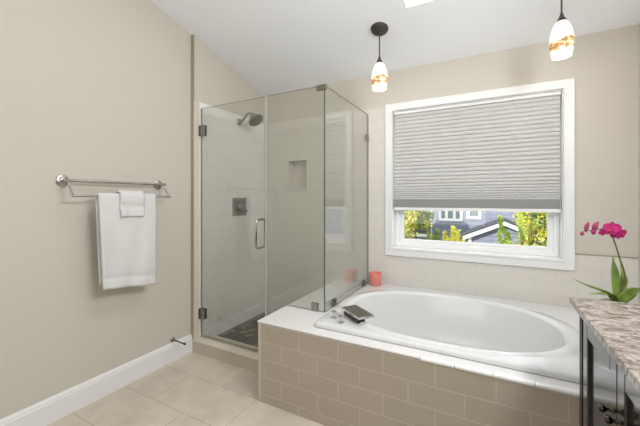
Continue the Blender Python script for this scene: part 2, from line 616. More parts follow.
# niche
bm = NB()
box(bm, NX0, NX1, YW + 0.085, YW + 0.10, NZ0, NZ1)
box(bm, NX0 - 0.01, NX0, YW, YW + 0.10, NZ0 - 0.01, NZ1 + 0.01)
box(bm, NX1, NX1 + 0.01, YW, YW + 0.10, NZ0 - 0.01, NZ1 + 0.01)
box(bm, NX0, NX1, YW, YW + 0.10, NZ0 - 0.01, NZ0)
box(bm, NX0, NX1, YW, YW + 0.10, NZ1, NZ1 + 0.01)
struct('wall_niche', bm, M['tile_x'])
bm = NB()
w = 0.016
for a in ((NX0 - w, NX0, NZ0 - w, NZ1 + w), (NX1, NX1 + w, NZ0 - w, NZ1 + w), (NX0, NX1, NZ0 - w, NZ0), (NX0, NX1, NZ1, NZ1 + w)):
    box(bm, a[0], a[1], TY - 0.006, TY, a[2], a[3])
struct('trim_3', bm, M['tile_x'])

# ceiling: sloped slab with the skylight opening
SKX0, SKX1, SKY0, SKY1 = -0.524, 0.22, 1.25, 2.228
bm = NB()
def ceil_cell(b, x0, x1, y0, y1):
    prism(b, [(y0, ceil_z(y0)), (y1, ceil_z(y1)), (y1, ceil_z(y1) + 0.15), (y0, ceil_z(y0) + 0.15)], 'x', x0, x1)
grid_wall(bm, ceil_cell, [XL - 0.12, SKX0, SKX1, XR + 0.12], [YF - 0.12, SKY0, SKY1, YW + 0.16], [(SKX0, SKX1, SKY0, SKY1)])
bmesh.ops.remove_doubles(bm, verts=bm.verts[:], dist=1e-5)
struct('ceiling', bm, M['ceiling'])
# skylight
sk = bpy.data.objects.new('window_2', None)
sk.location = ((SKX0 + SKX1) / 2, (SKY0 + SKY1) / 2, ceil_z((SKY0 + SKY1) / 2))
COL.objects.link(sk)
sk['kind'] = 'structure'
bm = NB()
HS = 0.40
def sk_wall(b, x0, x1, y0, y1):
    prism(b, [(y0, ceil_z(y0) + 0.001), (y1, ceil_z(y1) + 0.001), (y1, ceil_z(y1) + HS), (y0, ceil_z(y0) + HS)], 'x', x0, x1)
t = 0.012
sk_wall(bm, SKX0, SKX0 + t, SKY0, SKY1)
sk_wall(bm, SKX1 - t, SKX1, SKY0, SKY1)
sk_wall(bm, SKX0 + t, SKX1 - t, SKY0, SKY0 + t)
sk_wall(bm, SKX0 + t, SKX1 - t, SKY1 - t, SKY1)
obj('shaft', bm, M['white_trim'], sk)
bm = NB()
prism(bm, [(SKY0, ceil_z(SKY0) + HS), (SKY1, ceil_z(SKY1) + HS), (SKY1, ceil_z(SKY1) + HS + 0.008), (SKY0, ceil_z(SKY0) + HS + 0.008)], 'x', SKX0, SKX1)
obj('skylight_glass', bm, M['pane'], sk)

# baseboard on the left wall
bm = NB()
prof = [(XL, 0), (XL + 0.015, 0), (XL + 0.015, 0.118), (XL + 0.012, 0.124), (XL + 0.012, 0.132), (XL + 0.007, 0.141), (XL + 0.005, 0.147), (XL, 0.147)]
prism(bm, prof, 'y', YF, YJ)
struct('baseboard_left', bm, M['white_trim'])

# shower floor and curb
bm = NB()
box(bm, XS, -0.95, 2.03, TY, 0.0, 0.042)
struct('shower_floor', bm, M['pebble'])
bm = NB()
box(bm, XL, -1.316, YJ - 0.004, 2.03, 0, 0.092)
cb = struct('shower_curb', bm, M['curb'])
bm = NB()
box(bm, XL + 0.002, -1.318, YJ - 0.010, 2.036, 0.092, 0.104)
obj('curb_cap', bm, M['curb_top'], cb, bevel=0.003)

# ------------------------------------------------------------------ window 1
win = bpy.data.objects.new('window_1', None)
win.location = ((WX0 + WX1) / 2, YW, WZ0)
COL.objects.link(win)
win['kind'] = 'structure'
CX0, CX1, CZ0, CZ1 = -0.841, 0.520, 0.789, 2.144      # outer edge of the casing
bm = NB()
def casing(b, inset, x0, x1, z0, z1, w, ya, yb):
    o = [(x0, z0), (x1, z0), (x1, z1), (x0, z1)]
    n = [(x0 + w, z0 + w), (x1 - w, z0 + w), (x1 - w, z1 - w), (x0 + w, z1 - w)]
    q = [[b.verts.new((x, y, z)) for x, z in r] for y in (ya, yb) for r in (o, n)]
    for k in range(4):
        m = (k + 1) % 4
        b.faces.new((q[0][k], q[0][m], q[1][m], q[1][k]))
        b.faces.new((q[2][k], q[3][k], q[3][m], q[2][m]))
        b.faces.new((q[0][k], q[2][k], q[2][m], q[0][m]))
        b.faces.new((q[1][k], q[1][m], q[3][m], q[3][k]))
    bmesh.ops.recalc_face_normals(b, faces=b.faces[:])
casing(bm, 0, CX0, CX1, CZ0, CZ1, 0.064, YW - 0.020, YW - 0.0005)
obj('casing', bm, M['white_trim'], win, bevel=0.004)
bm = NB()
casing(bm, 0, CX0 + 0.052, CX1 - 0.052, CZ0 + 0.058, CZ1 - 0.052, 0.013, YW - 0.026, YW - 0.0195)
obj('casing_bead', bm, M['white_trim'], win, bevel=0.003)
bm = NB()
casing(bm, 0, WX0, WX1, WZ0, WZ1, 0.006, YW, YW + 0.16)
obj('jamb', bm, M['white_trim'], win)
bm = NB()
casing(bm, 0, WX0 + 0.006, WX1 - 0.006, WZ0 + 0.006, WZ1 - 0.006, 0.036, YW + 0.085, YW + 0.155)
obj('frame', bm, M['vinyl'], win, bevel=0.004)
bm = NB()
casing(bm, 0, WX0 + 0.040, WX1 - 0.040, WZ0 + 0.034, WZ1 - 0.04, 0.038, YW + 0.10, YW + 0.14)
obj('sash', bm, M['vinyl'], win, bevel=0.004)
bm = NB()
box(bm, WX0 + 0.07, WX1 - 0.07, YW + 0.118, YW + 0.124, WZ0 + 0.06, WZ1 - 0.07)
obj('pane', bm, M['pane'], win)

# cellular blind
bt, bb = 2.048, 1.293                                # head rail underside, bottom of the fabric pleats
BX0, BX1 = WX0 + 0.012, WX1 - 0.010
bly = YW + 0.030
blind = thing('window_blind', 'grey pleated cellular blind lowered over most of the white framed window', 'window blind', ((BX0 + BX1) / 2, bly, bt))
bm = NB()
box(bm, BX0, BX1, bly - 0.026, bly + 0.022, bt, 2.071)
obj('head_rail', bm, M['white_trim'], blind, bevel=0.003)
bm = NB()
zs = [bt]
pitch = 0.033
while zs[-1] > bb:
    left = (zs[-1] - bb) / (bt - bb)
    p = pitch * (1.0 if left > 0.30 else 0.40 + 0.6 * left / 0.30)
    zs.append(zs[-1] - p)
zs[-1] = bb
pts = []
for a, b in zip(zs, zs[1:]):
    pts.append((bly - 0.004, a))
    pts.append((bly - 0.0118, a - (a - b) * 0.30))
    pts.append((bly - 0.0145, a - (a - b) * 0.62))
    pts.append((bly - 0.0125, a - (a - b) * 0.90))
pts.append((bly - 0.004, bb))
rows = []
for (y, z) in pts:
    rows.append([bm.verts.new((x, y, z)) for x in (BX0 + 0.004, BX1 - 0.004)])
for a, b in zip(rows, rows[1:]):
    bm.faces.new((a[0], a[1], b[1], b[0]))
fb = obj('pleated_fabric', bm, M['blind'], blind)
sol = fb.modifiers.new('solid', 'SOLIDIFY')
sol.thickness = 0.002
sol.offset = 1
# stacked folds and rails at the lower end
bm = NB()
for k in range(6):
    box(bm, BX0 + 0.004, BX1 - 0.004, bly - 0.018, bly + 0.014, bb - 0.0122 * (k + 1) + 0.002, bb - 0.0122 * k)
box(bm, BX0 + 0.006, BX1 - 0.006, bly - 0.012, bly + 0.010, bb - 0.074, bb + 0.004)
obj('stacked_pleats', bm, M['blind_rail'], blind)
bm = NB()
box(bm, BX0 + 0.002, BX1 - 0.002, bly - 0.021, bly + 0.018, bb - 0.099, bb - 0.073)
obj('bottom_rail', bm, M['white_trim'], blind, bevel=0.003)

# ------------------------------------------------------------------ tub surround
TX0, TX1, TY0, TY1 = -0.958, 0.56, 1.70, 2.785        # outer edge of the tub rim
DX0, AY = -1.316, 1.623
ts = thing('tub_surround', 'tan tiled tub surround with white tiled deck under the bathtub', 'tub surround', ((DX0 + XR) / 2, (AY + YW) / 2, 0))
bm = NB()
box(bm, DX0 + 0.002, XR, AY, AY + 0.022, 0, ZD - 0.009)
obj('front_apron', bm, M['apron'], ts)
bm = NB()
box(bm, DX0, DX0 + 0.03, AY + 0.03, TY, 0, ZD - 0.012)
obj('end_apron', bm, M['apron_side'], ts)
bm = NB()
box(bm, DX0 - 0.002, DX0 + 0.024, AY - 0.002, AY + 0.03, 0, ZD - 0.012)
obj('corner_trim', bm, M['curb'], ts, bevel=0.006)
bm = NB()
hx0, hx1, hy0, hy1 = TX0 + 0.03, TX1 - 0.03, TY0 + 0.03, TY1 - 0.03
grid_wall(bm, lambda b, u0, u1, v0, v1: box(b, u0, u1, v0, v1, ZD - 0.012, ZD),
          [DX0 - 0.004, hx0, hx1, XR], [AY + 0.022, hy0, hy1, TY], [(hx0, hx1, hy0, hy1)])
obj('deck_top', bm, M['deck_plain'], ts)
bm = NB()
pr = [(AY - 0.004, ZD - 0.013), (AY - 0.0005, ZD - 0.013), (AY - 0.0005, ZD - 0.0085), (AY + 0.022, ZD - 0.0085), (AY + 0.022, ZD), (AY + 0.004, ZD), (AY - 0.0015, ZD - 0.002), (AY - 0.004, ZD - 0.006)]
prism(bm, [(AY - 0.003, ZD - 0.009), (AY + 0.022, ZD - 0.009), (AY + 0.022, ZD), (AY - 0.001, ZD), (AY - 0.003, ZD - 0.003)], 'x', DX0 - 0.004, -0.31)
obj('stone_edge', bm, M['deck_plain'], ts)
bm = NB()
prism(bm, pr, 'x', -0.31, XR)
obj('bullnose_edge', bm, M['bullnose'], ts)

# ------------------------------------------------------------------ bathtub
tub = thing('bathtub', 'white oval drop-in bathtub below the window', 'bathtub', (-0.2, 2.2, ZD))
OX, OY, OA, OB = -0.262, 2.195, 0.622, 0.436
N = 144
def sup(a, b, th, e=2.25):
    c, s = math.cos(th), math.sin(th)
    return (OX + a * math.copysign(abs(c) ** (2 / e), c), OY + b * math.copysign(abs(s) ** (2 / e), s))
def rrect(d, r, th):
    """Rounded rectangle edge met by the ray from the basin centre at angle th."""
    x0, x1, y0, y1 = TX0 + d, TX1 - d, TY0 + d, TY1 - d
    c, s = math.cos(th), math.sin(th)
    tx = ((x1 if c > 0 else x0) - OX) / c if abs(c) > 1e-9 else 1e9
    ty = ((y1 if s > 0 else y0) - OY) / s if abs(s) > 1e-9 else 1e9
    k = min(tx, ty)
    x, y = OX + c * k, OY + s * k
    cx = x1 - r if c > 0 else x0 + r
    cy = y1 - r if s > 0 else y0 + r
    inx = (x > cx) if c > 0 else (x < cx)
    iny = (y > cy) if s > 0 else (y < cy)
    if inx and iny:
        # ray against the corner circle
        ex, ey = OX - cx, OY - cy
        bq = c * ex + s * ey
        q = bq * bq - (ex * ex + ey * ey - r * r)
        k = -bq + math.sqrt(max(0, q))
        x, y = OX + c * k, OY + s * k
    return (x, y)
angs = [2 * math.pi * k / N for k in range(N)]
def ring(bm, fn, z):
    return [bm.verts.new((*fn(t), z)) for t in angs]
def skin(bm, rings):
    for a, b in zip(rings, rings[1:]):
        for k in range(N):
            bm.faces.new((a[k], a[(k + 1) % N], b[(k + 1) % N], b[k]))
# angle list gets true corner directions so that the rim corners stay crisp
cors = []
for (cx, cy) in ((TX0, TY0), (TX1, TY0), (TX0, TY1), (TX1, TY1)):
    base = math.atan2(cy - OY, cx - OX) % (2 * math.pi)
    cors += [base + q for q in (-0.05, -0.035, -0.02, -0.01, 0, 0.01, 0.02, 0.035, 0.05)]
angs = sorted(a for a in angs if all(abs(a - c) > 0.055 for c in cors)) + cors
angs = sorted(a % (2 * math.pi) for a in angs)
N = len(angs)
ZR = 0.545
bm = NB()
def lerp2(f, g, t):
    return lambda th: tuple(f(th)[i] * (1 - t) + g(th)[i] * t for i in (0, 1))
fo = lambda d, r: (lambda th: rrect(d, r, th))
fs = lambda a, b, e=2.25: (lambda th: sup(a, b, th, e))
def fsr(a, b, e=2.25):
    """superellipse point along the ray at th (so rings line up with the rim)"""
    def g(th):
        c, s = math.cos(th), math.sin(th)
        k = (abs(c / a) ** e + abs(s / b) ** e) ** (-1 / e)
        return (OX + c * k, OY + s * k)
    return g
rim = [ring(bm, fo(0.006, 0.03), ZD), ring(bm, fo(0.0, 0.035), ZD + 0.006), ring(bm, fo(0.0, 0.035), ZD + 0.018),
       ring(bm, fo(0.004, 0.035), ZR - 0.006), ring(bm, fo(0.012, 0.035), ZR - 0.001), ring(bm, fo(0.024, 0.035), ZR)]
lipf = lerp2(fo(0.03, 0.04), fsr(0.705, 0.461), 1.0)
rim += [ring(bm, lerp2(fo(0.024, 0.035), fsr(0.705, 0.461), 0.85), ZR), ring(bm, lipf, ZR + 0.001),
        ring(bm, fsr(0.697, 0.456), ZR + 0.007), ring(bm, fsr(OA + 0.022, OB + 0.011), ZR + 0.008),
        ring(bm, fsr(OA + 0.006, OB + 0.004), ZR + 0.004), ring(bm, fsr(OA - 0.006, OB - 0.006), ZR - 0.008)]
skin(bm, rim)
obj('rim', bm, M['acrylic'], tub, smooth=True)
bm = NB()
bas = [ring(bm, fsr(OA - 0.006, OB - 0.006), ZR - 0.008)]
for da, db, z in ((0.014, 0.012, 0.030), (0.028, 0.024, 0.075), (0.05, 0.042, 0.15), (0.075, 0.06, 0.23), (0.10, 0.08, 0.30), (0.14, 0.11, 0.35), (0.20, 0.16, 0.378), (0.30, 0.24, 0.39), (0.45, 0.34, 0.393), (0.6, 0.43, 0.394)):
    bas.append(ring(bm, fsr(OA - da, OB - db), ZR - z))
skin(bm, bas)
bm.faces.new(bas[-1])
obj('basin', bm, M['acrylic'], tub, smooth=True)

# ------------------------------------------------------------------ tub filler
axd = Vector((0.80, -0.60, 0))
nrm = Vector((0.60, 0.80, 0))
sc = Vector((-0.735, 1.868, 0))
def obox(bm, c, la, wa, z0, z1, dx=axd, dy=nrm):
    co = [c + dx * sx * la / 2 + dy * sy * wa / 2 for sx, sy in ((-1, -1), (1, -1), (1, 1), (-1, 1))]
    lo = [bm.verts.new((p.x, p.y, z0)) for p in co]
    hi = [bm.verts.new((p.x, p.y, z1)) for p in co]
    bm.faces.new(lo[::-1])
    bm.faces.new(hi)
    for i in range(4):
        bm.faces.new((lo[i], lo[(i + 1) % 4], hi[(i + 1) % 4], hi[i]))
sp = thing('tub_spout', 'flat chrome waterfall spout at the corner of the white tub rim', 'tub faucet', (sc.x, sc.y, ZR))
bm = NB()
obox(bm, sc + axd * -0.015 - nrm * 0.012, 0.165, 0.055, ZR, 0.583)
obj('base', bm, M['dark_metal'], sp, bevel=0.003)
bm = NB()
obox(bm, sc, 0.215, 0.112, 0.583, 0.597)
obj('trough', bm, M['bright_chrome'], sp, bevel=0.003)
bm = NB()
obox(bm, sc + axd * 0.004, 0.190, 0.092, 0.5968, 0.6)
obj('top_plate', bm, M['nickel'], sp, bevel=0.001)  # chrome top coloured grey to paint in its dark reflection
for k, (hx, hy, lab) in enumerate(((-0.868, 1.815, 'small square chrome tub knob closer to the glass panel'), (-0.798, 1.762, 'small square chrome tub knob closer to the tiled apron'))):
    c = Vector((hx, hy, 0))
    h = thing('bath_tap', lab, 'faucet knob', (hx, hy, ZR), 'square tub knobs beside the spout')
    bm = NB()
    lathe(bm, [(0.020, 0), (0.020, 0.006), (0.011, 0.010), (0.010, 0.026)], (hx, hy, ZR), 20)
    obj('escutcheon', bm, M['bright_chrome'], h, smooth=True)
    bm = NB()
    obox(bm, c, 0.046, 0.030, ZR + 0.026, ZR + 0.044)
    obj('handle', bm, M['bright_chrome'], h, bevel=0.004)

# ------------------------------------------------------------------ candle
cx, cy = -0.890, 2.690
cz = ZR
cd = thing('candle', 'coral pink glass candle on the tub corner beside the shower glass', 'candle', (cx, cy, cz))
bm = NB()
lathe(bm, [(0.048, 0), (0.053, 0.006), (0.054, 0.107), (0.051, 0.109), (0.050, 0.107), (0.049, 0.075)], (cx, cy, cz), 36, cap1=False)
obj('glass_cup', bm, M['coral'], cd, smooth=True)
bm = NB()
lathe(bm, [(0.0492, 0.066), (0.0492, 0.078), (0.004, 0.080)], (cx, cy, cz), 30)
wx = obj('wax', bm, M['wax'], cd, smooth=True)
bm = NB()
tube(bm, [(cx, cy, cz + 0.079), (cx + 0.001, cy, cz + 0.09)], 0.001, 6)
obj('wick', bm, M['rubber'], wx)

# ------------------------------------------------------------------ shower glass
GY, GZT, GT = 1.956, 2.075, 0.010
GXL, GXD, GXR = -2.202, -1.508, -1.006
def glass_slab(name, x0, x1, y0, y1, z0, z1, parent, poly=None, axis='y'):
    bm = NB()
    if poly:
        prism(bm, poly, axis, *((y0, y1) if axis == 'y' else (x0, x1)))
    else:
        box(bm, x0, x1, y0, y1, z0, z1)
    bmesh.ops.recalc_face_normals(bm, faces=bm.faces[:])
    big = 0 if axis == 'x' else 1
    for f in bm.faces:
        f.material_index = 0 if abs(f.normal[big]) > 0.9 else 1
    return obj(name, bm, M['glass'], parent, mats=[M['glass_edge']])

def clamp(parent, c, sx, sy, sz, name='clamp'):
    bm = NB()
    box(bm, c[0] - sx / 2, c[0] + sx / 2, c[1] - sy / 2, c[1] + sy / 2, c[2] - sz / 2, c[2] + sz / 2)
    return obj(name, bm, M['nickel'], parent, bevel=0.002)

sd = thing('glass_door', 'hinged clear glass shower door with chrome D-pull', 'shower door', (GXL, GY, 0.11))
glass_slab('glass_pane', GXL, GXD - 0.008, GY - GT / 2, GY + GT / 2, 0.118, GZT, sd)
for z in (1.882, 0.308):
    bm = NB()
    box(bm, XS + 0.0005, XS + 0.006, GY - 0.026, GY + 0.026, z - 0.045, z + 0.045)
    box(bm, XS + 0.006, XS + 0.062, GY - 0.014, GY - 0.0055, z - 0.045, z + 0.045)
    box(bm, XS + 0.006, XS + 0.062, GY + 0.0055, GY + 0.014, z - 0.045, z + 0.045)
    obj('hinge', bm, M['nickel'], sd, bevel=0.0015)
bm = NB()
hx = -1.562
for s in (-1, 1):
    p = [(hx, GY + s * 0.006, 1.136), (hx, GY + s * 0.038, 1.136), (hx, GY + s * 0.050, 1.129), (hx, GY + s * 0.055, 1.114), (hx, GY + s * 0.055, 0.940), (hx, GY + s * 0.050, 0.926), (hx, GY + s * 0.038, 0.919), (hx, GY + s * 0.006, 0.919)]
    tube(bm, p, 0.0085, 12)
obj('pull_handle', bm, M['chrome'], sd, smooth=True)
bm = NB()
box(bm, GXL, GXD - 0.008, GY - 0.006, GY + 0.006, 0.106, 0.118)
obj('bottom_sweep', bm, M['seal'], sd)

s1 = thing('shower_screen', 'fixed clear glass shower panel facing the room, notched over the tub deck', 'shower screen', ((GXD + GXR) / 2, GY, 0.11), 'fixed glass panels of the shower')
glass_slab('glass_pane', 0, 0, GY - GT / 2, GY + GT / 2, 0, 0, s1,
           poly=[(GXD, 0.106), (DX0 - 0.008, 0.106), (DX0 - 0.008, ZD + 0.003), (GXR - 0.006, ZD + 0.003), (GXR - 0.006, GZT), (GXD, GZT)])
clamp(s1, (-1.085, GY, ZD + 0.029), 0.05, 0.022, 0.052)
clamp(s1, (GXR - 0.025, GY, GZT - 0.012), 0.075, 0.024, 0.036, 'corner_clip')
bm = NB()
box(bm, GXD - 0.008, GXD + 0.008, GY - 0.0065, GY + 0.0065, 0.118, GZT)
obj('door_seal', bm, M['seal'], s1)
s2 = thing('shower_screen', 'fixed clear glass shower panel returning to the window wall above the tub', 'shower screen', (GXR, 2.4, ZD), 'fixed glass panels of the shower')
glass_slab('glass_pane', GXR - GT / 2, GXR + GT / 2, 0, 0, 0, 0, s2, axis='x',
           poly=[(GY - GT / 2, ZD + 0.003), (TY - 0.003, ZD + 0.003), (TY - 0.003, GZT), (GY - GT / 2, GZT)])
clamp(s2, (GXR, 2.10, ZD + 0.029), 0.022, 0.05, 0.052)
clamp(s2, (GXR, 2.715, ZD + 0.029), 0.022, 0.05, 0.052)
clamp(s2, (GXR, TY - 0.026, 1.86), 0.022, 0.05, 0.052)

# ------------------------------------------------------------------ shower head and valve
sy, sz = 2.436, 2.062
sh = thing('shower_sprayer', 'brushed metal shower head on a curved arm from the tiled left wall', 'shower head', (XS, sy, sz))
bm = NB()
lathe(bm, [(0.034, 0), (0.034, 0.006), (0.024, 0.016), (0.014, 0.022)], (XS, sy, sz), 28, axis=(1, 0, 0))
obj('flange', bm, M['nickel'], sh, smooth=True)
bm = NB()
ap = arc([(XS + 0.015, sy, sz), (XS + 0.05, sy, sz + 0.012), (XS + 0.095, sy, sz + 0.058), (XS + 0.135, sy, sz + 0.072), (XS + 0.168, sy, sz + 0.052)], 8)
tube(bm, ap, 0.0105, 14)
obj('arm', bm, M['nickel'], sh, smooth=True)
bm = NB()
hd = Vector((0.62, -0.05, -0.78)).normalized()
hc = Vector((XS + 0.165, sy, sz + 0.056))
lathe(bm, [(0.012, -0.01), (0.020, 0.0), (0.022, 0.012), (0.034, 0.022), (0.050, 0.046), (0.062, 0.064), (0.074, 0.076), (0.074, 0.088)], hc, 32, axis=hd)
hb = obj('spray_body', bm, M['nickel'], sh, smooth=True)
bm = NB()
lathe(bm, [(0.067, 0.0875), (0.062, 0.091), (0.01, 0.092)], hc, 32, axis=hd)
obj('spray_face', bm, M['dark_metal'], hb, smooth=True)

vy, vz = 2.437, 1.217
sv = thing('shower_valve', 'square chrome shower valve with lever on the tiled left wall', 'shower valve', (XS, vy, vz))
bm = NB()
box(bm, XS, XS + 0.009, vy - 0.098, vy + 0.098, vz - 0.088, vz + 0.088)
pl = obj('trim_plate', bm, M['chrome'], sv, bevel=0.008, bseg=3)
bm = NB()
box(bm, XS + 0.009, XS + 0.014, vy - 0.070, vy + 0.070, vz - 0.062, vz + 0.062)
obj('inner_step', bm, M['nickel'], pl, bevel=0.004)
bm = NB()
lathe(bm, [(0.040, 0.013), (0.040, 0.030), (0.032, 0.040), (0.028, 0.062), (0.020, 0.066)], (XS, vy, vz), 28, axis=(1, 0, 0))
obj('dial', bm, M['chrome'], sv, smooth=True)
bm = NB()
tube(bm, [(XS + 0.05, vy, vz), (XS + 0.056, vy + 0.035, vz - 0.03), (XS + 0.06, vy + 0.055, vz - 0.05)], [0.009, 0.008, 0.006], 12)
obj('lever', bm, M['chrome'], sv, smooth=True)

# ------------------------------------------------------------------ towel rack and towels
r0, r1, rz = 0.955, 1.574, 1.402
tr = thing('towel_rack', 'double bar brushed nickel towel rack on the beige left wall', 'towel rack', (XL, (r0 + r1) / 2, rz))
for y in (r0, r1):
    bm = NB()
    lathe(bm, [(0.035, 0), (0.035, 0.007), (0.032, 0.010), (0.022, 0.011), (0.020, 0.014), (0.013, 0.020)], (XL, y, rz), 32, axis=(1, 0, 0))
    fl = obj('wall_flange', bm, M['satin'], tr, smooth=True)
    bm = NB()
    tube(bm, [(XL + 0.018, y, rz), (XL + 0.088, y, rz)], 0.0105, 16)
    obj('post', bm, M['satin'], fl, smooth=True)
    bm = NB()
    tube(bm, arc([(XL + 0.076, y, rz - 0.008), (XL + 0.088, y, rz - 0.034), (XL + 0.118, y, rz - 0.072), (XL + 0.135, y, rz - 0.092)], 4), 0.0055, 10)
    obj('arm', bm, M['satin'], tr, smooth=True)
bm = NB()
tube(bm, [(XL + 0.070, r0 - 0.012, rz), (XL + 0.070, r1 + 0.016, rz)], 0.0095, 16)
obj('upper_bar', bm, M['satin'], tr, smooth=True)
bm = NB()
LBX, LBZ = XL + 0.135, rz - 0.092
tube(bm, [(LBX, r0 - 0.008, LBZ), (LBX, r1 + 0.012, LBZ)], 0.0062, 14)
obj('lower_bar', bm, M['satin'], tr, smooth=True)

def draped(y0, y1, zf0, zf1, zb, thick, r, seed, amp=0.006, ny=26, nz=40, lean=0.0):
    """A cloth folded over the lower bar: front and back layers hanging down, hem heights zf0 to zf1."""
    rnd = random.Random(seed)
    ph = [rnd.uniform(0, 6.28) for _ in range(6)]
    bm = NB()
    path = []   # s from the front hem over the bar to the back hem
    cols = []
    for i in range(ny + 1):
        u = i / ny
        y = y0 + (y1 - y0) * u
        zf = zf0 + (zf1 - zf0) * u
        col = []
        for k in range(nz + 1):
            t = k / nz
            z = zf + (LBZ - zf) * t
            hang = 1 - t
            wob = amp * hang * (math.sin(u * 7 + ph[0] + t * 2) + 0.6 * math.sin(u * 15 + ph[1] - t * 4) + 0.5 * math.sin(t * 9 + ph[2] + u * 3))
            band = 0.006 if 0.055 < (z - zf) < 0.085 else 0.0
            x = LBX + r + thick * 0.35 * math.sin(min(1, hang * 3) * math.pi / 2) + wob - band
            yy = y + 0.004 * hang * math.sin(t * 6 + ph[3]) * (1 if u > 0.5 else -1) + lean * hang * (1 - u)
            col.append((x, yy, z))
        for k in range(1, 9):
            a = math.pi * k / 9
            col.append((LBX + r * math.cos(a), y, LBZ + r * math.sin(a)))
        for k in range(nz + 1):
            t = k / nz
            z = LBZ + (zb - LBZ) * t
            wob = amp * 0.4 * t * math.sin(u * 6 + ph[4] + t * 3)
            x = LBX - r - thick * 0.1 * t + wob
            col.append((x, y + 0.022 * t * (1 - 2 * u), z))
        cols.append([bm.verts.new(c) for c in col])
    for a, b in zip(cols, cols[1:]):
        for k in range(len(a) - 1):
            bm.faces.new((a[k], b[k], b[k + 1], a[k + 1]))
    return bm
bm = draped(1.080, 1.452, 0.738, 0.690, 0.765, 0.02, 0.0145, 3, amp=0.008, lean=0.018)
tw = obj('bath_towel', bm, M['towel'], smooth=True)
so = tw.modifiers.new('solid', 'SOLIDIFY')
so.thickness = 0.014
so.offset = 0
tag(tw, 'large white bath towel hanging over the lower bar of the towel rack', 'towel')
bm = draped(1.200, 1.356, 1.180, 1.176, 1.20, 0.0, 0.0345, 8, amp=0.0035, ny=14, nz=14)
wc = obj('washcloth', bm, M['towel'], smooth=True)
so = wc.modifiers.new('solid', 'SOLIDIFY')
so.thickness = 0.012
so.offset = 0
tag(wc, 'small white washcloth draped over the top of the large bath towel', 'washcloth')

# ------------------------------------------------------------------ door stop
dy_, dz_ = 1.705, 0.168
ds = thing('door_stop', 'metal rod door stop on the left wall just above the baseboard', 'door stop', (XL, dy_, dz_))
bm = NB()
lathe(bm, [(0.019, 0), (0.019, 0.005), (0.012, 0.010), (0.007, 0.012)], (XL, dy_, dz_), 24, axis=(1, 0, 0))
obj('flange', bm, M['nickel'], ds, smooth=True)
bm = NB()
tube(bm, [(XL + 0.008, dy_, dz_), (XL + 0.135, dy_, dz_ - 0.005)], 0.005, 12)
obj('rod', bm, M['dark_metal'], ds, smooth=True)
bm = NB()
tube(bm, [(XL + 0.135, dy_, dz_ - 0.005), (XL + 0.15, dy_, dz_ - 0.0056)], 0.008, 14)
obj('rubber_tip', bm, M['rubber'], ds, smooth=True)

# ------------------------------------------------------------------ vanity
VX, VYF, VY0, CZT = 0.312, 1.600, -0.55, 0.897
vn = thing('vanity_cabinet', 'glossy black bathroom vanity cabinet under the granite countertop', 'vanity', (0.58, 0.5, 0))
bm = NB()
box(bm, VX + 0.02, XR, VY0, VYF, 0.10, CZT - 0.026)
box(bm, VX + 0.075, XR, VY0, VYF - 0.01, 0, 0.10)
obj('carcass', bm, M['black_wood'], vn)
bm = NB()
box(bm, VX, VX + 0.02, VYF - 0.045, VYF, 0.0, CZT - 0.026)
box(bm, VX - 0.005, VX, VYF - 0.040, VYF - 0.030, 0.10, CZT - 0.05)
box(bm, VX - 0.005, VX, VYF - 0.018, VYF - 0.006, 0.10, CZT - 0.05)
obj('corner_post', bm, M['black_wood'], vn, bevel=0.003)
bm = NB()
box(bm, VX + 0.002, VX + 0.02, VY0, VYF - 0.045, CZT - 0.05, CZT - 0.026)
obj('top_rail', bm, M['black_wood'], vn, bevel=0.002)
def vdoor(y0, y1, knob_y):
    z0, z1, st = 0.115, CZT - 0.055, 0.058
    bm = NB()
    x0, x1 = VX - 0.002, VX + 0.018
    for a in ((y0, y0 + st, z0, z1), (y1 - st, y1, z0, z1), (y0 + st, y1 - st, z0, z0 + st), (y0 + st, y1 - st, z1 - st, z1)):
        box(bm, x0, x1, a[0], a[1], a[2], a[3])
    d = obj('door', bm, M['black_wood'], vn, bevel=0.004)
    bm = NB()
    box(bm, x0 + 0.010, x1, y0 + st, y1 - st, z0 + st, z1 - st)
    obj('panel', bm, M['black_wood'], d)
    bm = NB()
    lathe(bm, [(0.008, 0), (0.005, 0.005), (0.0045, 0.016), (0.009, 0.020), (0.012, 0.026), (0.010, 0.032), (0.003, 0.034)], (x0, knob_y, 0.685), 20, axis=(-1, 0, 0))
    obj('knob', bm, M['knob'], d, smooth=True)
ys = [1.550, 1.177, 0.803, 0.43, 0.057, -0.316]
for k in range(5):
    a, b = ys[k + 1] + 0.0015, ys[k] - 0.0015
    vdoor(a, b, a + 0.026 if k % 2 == 0 else b - 0.026)
bm = NB()
box(bm, 0.281, XR - 0.001, VY0 - 0.02, 1.625, CZT - 0.026, CZT)
ct = obj('countertop', bm, M['granite'], bevel=0.004)
tag(ct, 'speckled beige and brown granite countertop on the black vanity', 'countertop')

